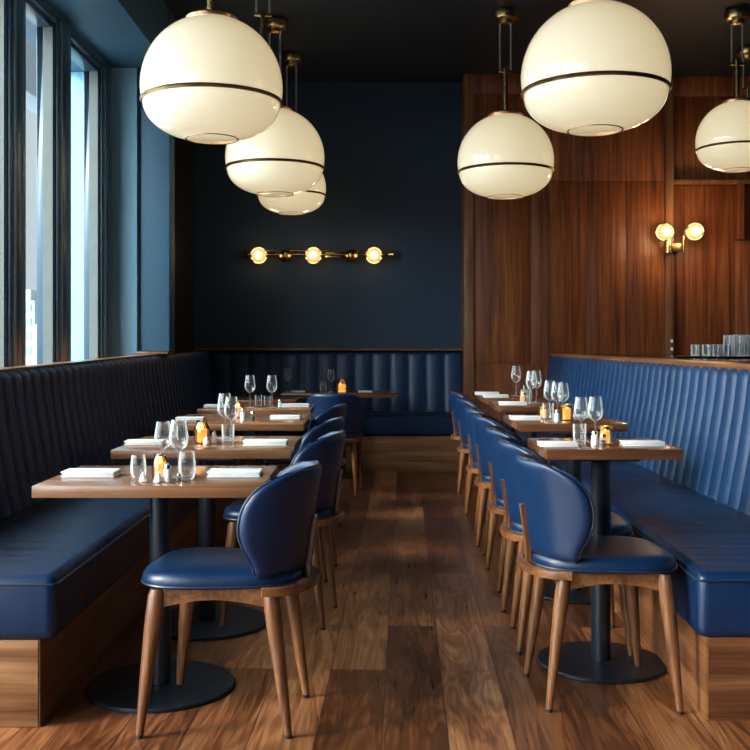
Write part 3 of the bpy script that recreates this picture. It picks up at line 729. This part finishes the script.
# farthest right
put('R4', 'napkin', 0.86, 7.12, 'folded white napkin at the front of', 0.0, 1.0)
put('R4', 'napkin', 0.84, 7.50, 'folded white napkin at the rear of', 0.0, 1.0)
put('R4', 'wine', 1.03, 7.30, 'wine glass standing alone on', 0, 1.15)
put('R4', 'straight', 1.10, 7.25, 'straight water glass on', 0, 0.9)

# ================================================================== bar tray with upturned tumblers
zc = 1.0945
t = thing('serving_tray', 'round steel tray of small glasses on the black bar counter', 'tray', (2.38, 6.9, zc))
MB().lathe([(0, 0), (0.27, 0), (0.31, 0.008), (0.315, 0.014), (0.30, 0.013), (0.265, 0.005), (0, 0.005)], n=48).build('dish', M['chrome'], t)
def mk_small():
    o = MB().lathe([(0.0, 0.004), (0.024, 0.0), (0.026, 0.002), (0.028, 0.085), (0.026, 0.087), (0.0245, 0.008), (0.0, 0.008)], n=20).build('tumbler', M['glass']); return tag(o, 'g', 'tumbler')
small = maker(mk_small)
ROWN = ['front row', 'middle row', 'back row']
POSN = {3: ['leftmost', 'middle', 'rightmost'], 4: ['leftmost', 'second from left', 'third from left', 'rightmost']}
for r_, (yy, xs) in enumerate([(6.74, [2.235, 2.305, 2.375]), (6.86, [2.195, 2.27, 2.34, 2.41]), (6.98, [2.235, 2.31, 2.38])]):
    for q_, xx in enumerate(xs):
        small((xx, yy, zc+0.0055), 0, 'short empty glass on the bar tray, %s, %s of the short ones' % (ROWN[r_], POSN[len(xs)][q_]), 'short glasses packed on the bar tray')
for (yy, xx), lb in zip(((6.76, 2.455), (6.78, 2.53), (6.88, 2.485), (6.90, 2.56), (7.0, 2.47)), ('front left', 'front right', 'middle left', 'middle right', 'rearmost')):
    small((xx, yy, zc+0.0055), 0, 'tall empty glass on the bar tray, %s of the tall ones' % lb, 'tall glasses on the bar tray', (1.15, 1.15, 1.75))

# ================================================================== pendants
def pendant(x, Y, z, W, label, two=True, group='opal globe pendants'):
    """x,Y plan; z = globe centre height; W = globe width"""
    t = thing('pendant_lamp', label, 'pendant lamp', (x, Y, CEIL), 0, group)
    R = W/2; h = 0.425*W            # half height
    zc = z-CEIL
    zr = -0.165*W                    # ring below centre
    up = []; n = 16
    capr = 0.34*R
    z0 = zr + 0.10*W                # widest line, a little above the ring
    rr_ = 0.975*R
    for i in range(n+7):
        z_ = zr + (h-zr)*i/(n+6)
        z_ = zr + (h-zr)*math.sin(i/(n+6)*PI/2)
        if z_ < z0: r_ = R - (R-rr_)*((z0-z_)/(z0-zr))**2
        else: r_ = R*max(0.0, 1-((z_-z0)/(h+0.012*W-z0))**2.05)**0.5
        up.append((r_, z_))
    up = [p for p in up if p[0] > capr*0.8]
    lo = []
    for i in range(n+1):
        a = i/n*PI/2*0.95; lo.append((0.965*R*math.cos(a)**0.80, zr-0.006*W-(h+zr)*math.sin(a)))
    lo = [p for p in lo if p[0] > 0.38*R]; lo.append((0.37*R, -h))
    MB().lathe([(0.97*R, zr)] + up + [(0, up[-1][1])], (0, 0, zc), 56).build('upper_shade', M['opal'], t, 50)
    MB().lathe([(0, -h)] + lo[::-1] + [(0.96*R, zr)], (0, 0, zc), 56).build('lower_shade', M['opal'], t, 50)
    MB().lathe([(0.95*R, zr-0.012*W), (0.985*R, zr-0.013*W), (1.003*R, zr), (0.992*R, zr+0.013*W), (0.95*R, zr+0.012*W)], (0, 0, zc), 64, annulus=True).build('ring', M['brass_dark'], t)
    MB().lathe([(0.355*R, -h-0.002), (0.375*R, -h-0.003), (0.380*R, -h+0.004), (0.355*R, -h+0.002)], (0, 0, zc), 48, annulus=True).build('bottom_rim', M['copper'], t)
    zt = up[-1][1]
    MB().lathe([(0, zt-0.004), (capr*1.05, zt-0.004), (capr*1.08, zt+0.01), (capr*0.9, zt+0.024), (0, zt+0.03)], (0, 0, zc), 40).build('cap', M['copper'], t)
    rod = 0.016*W/0.75*0.9
    ztop = zc+zt+0.02; zmid = ztop + (0-ztop)*(0.45 if two else 1.0)
    MB().tube((0, 0, ztop), (0, 0, zmid), 0.019 if two else 0.028, n=16).build('rod', M['brass'], t)
    if two:
        mb = MB()
        for s_ in (-1, 1): mb.tube((s_*0.042, 0, zmid-0.03), (s_*0.042, 0, -0.05), 0.0075, n=10)
        mb.build('cables', M['cable'], t)
        MB().box(-0.055, 0.055, -0.012, 0.012, zmid-0.045, zmid-0.025, 0.004).build('bracket', M['brass'], t)
    MB().lathe([(0, 0), (0.080, 0), (0.095, -0.015), (0.100, -0.045), (0.090, -0.072), (0.060, -0.082), (0.056, -0.108), (0.040, -0.116), (0, -0.116)], (0, 0, 0), 36).build('ceiling_rose', M['brass'], t)
    return t
def at(x, y, Y): return ((x-375)*Y/1000, CH+(344-y)*Y/1000)
def pend(cx, cyp, Y, wpx, label, two=True):
    X, z = at(cx, cyp, Y); pendant(X, Y, z, wpx*Y/1000, label, two)
pend(212, 79, 5.24, 141, 'large opal globe pendant nearest the windows at upper left', False)
pend(275, 152, 8.0, 99, 'mid sized opal globe pendant partly behind the big left one')
pend(291.5, 184, 8.95, 69, 'small low opal globe pendant farthest back in the left cluster')
pend(595, 68, 5.05, 147, 'largest opal globe pendant at upper right, above the right tables', False)
pend(505.5, 156, 7.78, 96, 'opal globe pendant on a brass stem before the walnut wall')
pend(737, 136, 7.78, 80, 'opal globe pendant over the bar, cut by the right edge')
pend(263, 84, 6.4, 32, 'small pendant on paired cables just right of the biggest left globe rod')
pend(748, 140, 8.74, 50, 'rearmost pendant over the bar, its thin stem at the right edge')

# ================================================================== wall lights
def lit_globe(mbm, c, r, t, ribs=True):
    g = MB().ball(c, r, 24, 14).build('globe', M['bulb_shell'], t)
    MB().ball(c, r*0.78, 20, 12).build('glass_bulb', M['bulb'], g)
    MB().ball((c[0], c[1]-r*0.62, c[2]), r*0.40, 14, 10).build('filament', M['bulb_core'], g)
Yw = 9.84
t = thing('wall_light', 'long brass wall light with round globes on the navy back wall', 'wall light', (px(318, Yw), YB, 2.06))
X0 = px(318, Yw)
def wx(p): return px(p, Yw)-X0
mb = MB(); mb.tube((wx(248), Yw-YB, 0.01), (wx(390), Yw-YB, 0.01), 0.011, n=12); mb.tube((wx(262), Yw-YB+.02, 0.05), (wx(372), Yw-YB+.02, 0.045), 0.006, n=10); mb.build('bar', M['brass'], t)
for p in (246.5, 391): 
    mb = MB(); mb.tube((wx(p)-.025, Yw-YB, 0.01), (wx(p)+.025, Yw-YB, 0.01), 0.032, 0.042, n=18); mb.build('end_cap', M['brass'], t)
mb = MB(); mb.box(wx(325), wx(342), Yw-YB+0.02, 0, -0.02, 0.035, 0.006); mb.build('wall_mount', M['brass'], t)
for p in (259, 313.5, 374): lit_globe(None, (wx(p), Yw-YB-0.02, 0), 0.090, t)
for p in (285.5, 351.7):
    MB().ball((wx(p), Yw-YB-0.02, -0.005), 0.066, 24, 14).build('brass_ball', M['brass'], t)
for p in (259, 313.5, 374):
    l = bpy.data.lights.new('wall_globe_light', 'POINT'); l.energy = 1.2; l.color = (1, 0.72, 0.42); l.shadow_soft_size = 0.09
    lo_ = bpy.data.objects.new('wall_globe_light', l); C.objects.link(lo_); lo_.location = (px(p, Yw), Yw-0.13, 2.06)
# twin sconce on the walnut wall
Ys = 9.52
t = thing('wall_light', 'brass twin globe sconce on the walnut wall', 'wall light', (px(680, Ys), YWD, 2.2))
X1 = px(680, Ys)
def sx_(p): return px(p, Ys)-X1
def sz(p): return CH+(344-p)*Ys/1000-2.2
mb = MB(); mb.box(sx_(671), sx_(684), -0.10, 0.10, sz(251), sz(243), 0.004); mb.build('bracket', M['brass_dark'], t)
mb = MB(); mb.tube((sx_(668.5), -.13, sz(253)), (sx_(668.5), -.13, sz(240)), 0.036, n=20); mb.build('socket', M['brass'], t)
mb = MB(); mb.path([(sx_(684), -.12, sz(252)), (sx_(684), -.12, sz(236)), (sx_(685), -.12, sz(230)), (sx_(690), -.12, sz(227))], 0.012, 10); mb.build('arm', M['brass'], t)
for p, q_ in ((665, 232), (695, 231.5)):
    lit_globe(None, (sx_(p), -0.13, sz(q_)), 0.092, t)
    l = bpy.data.lights.new('sconce_light', 'POINT'); l.energy = 7.0; l.color = (1, 0.66, 0.36); l.shadow_soft_size = 0.09
    lo_ = bpy.data.objects.new('sconce_light', l); C.objects.link(lo_); lo_.location = (px(p, Ys), Ys-0.25, CH+(344-q_)*Ys/1000)
# switches
for i, yy in enumerate((341, 349)):
    t = tag(MB().box(px(671, 9.6)-.0, px(671, 9.6)+.02, 9.595, 9.617, CH+(344-yy)*9.6/1000-.016, CH+(344-yy)*9.6/1000+.016, 0.004).build('light_switch', M['ceramic']),
        ('upper' if i == 0 else 'lower') + ' small pale switch on the walnut stile beside the bar', 'switch', 'pale switches on the walnut stile')
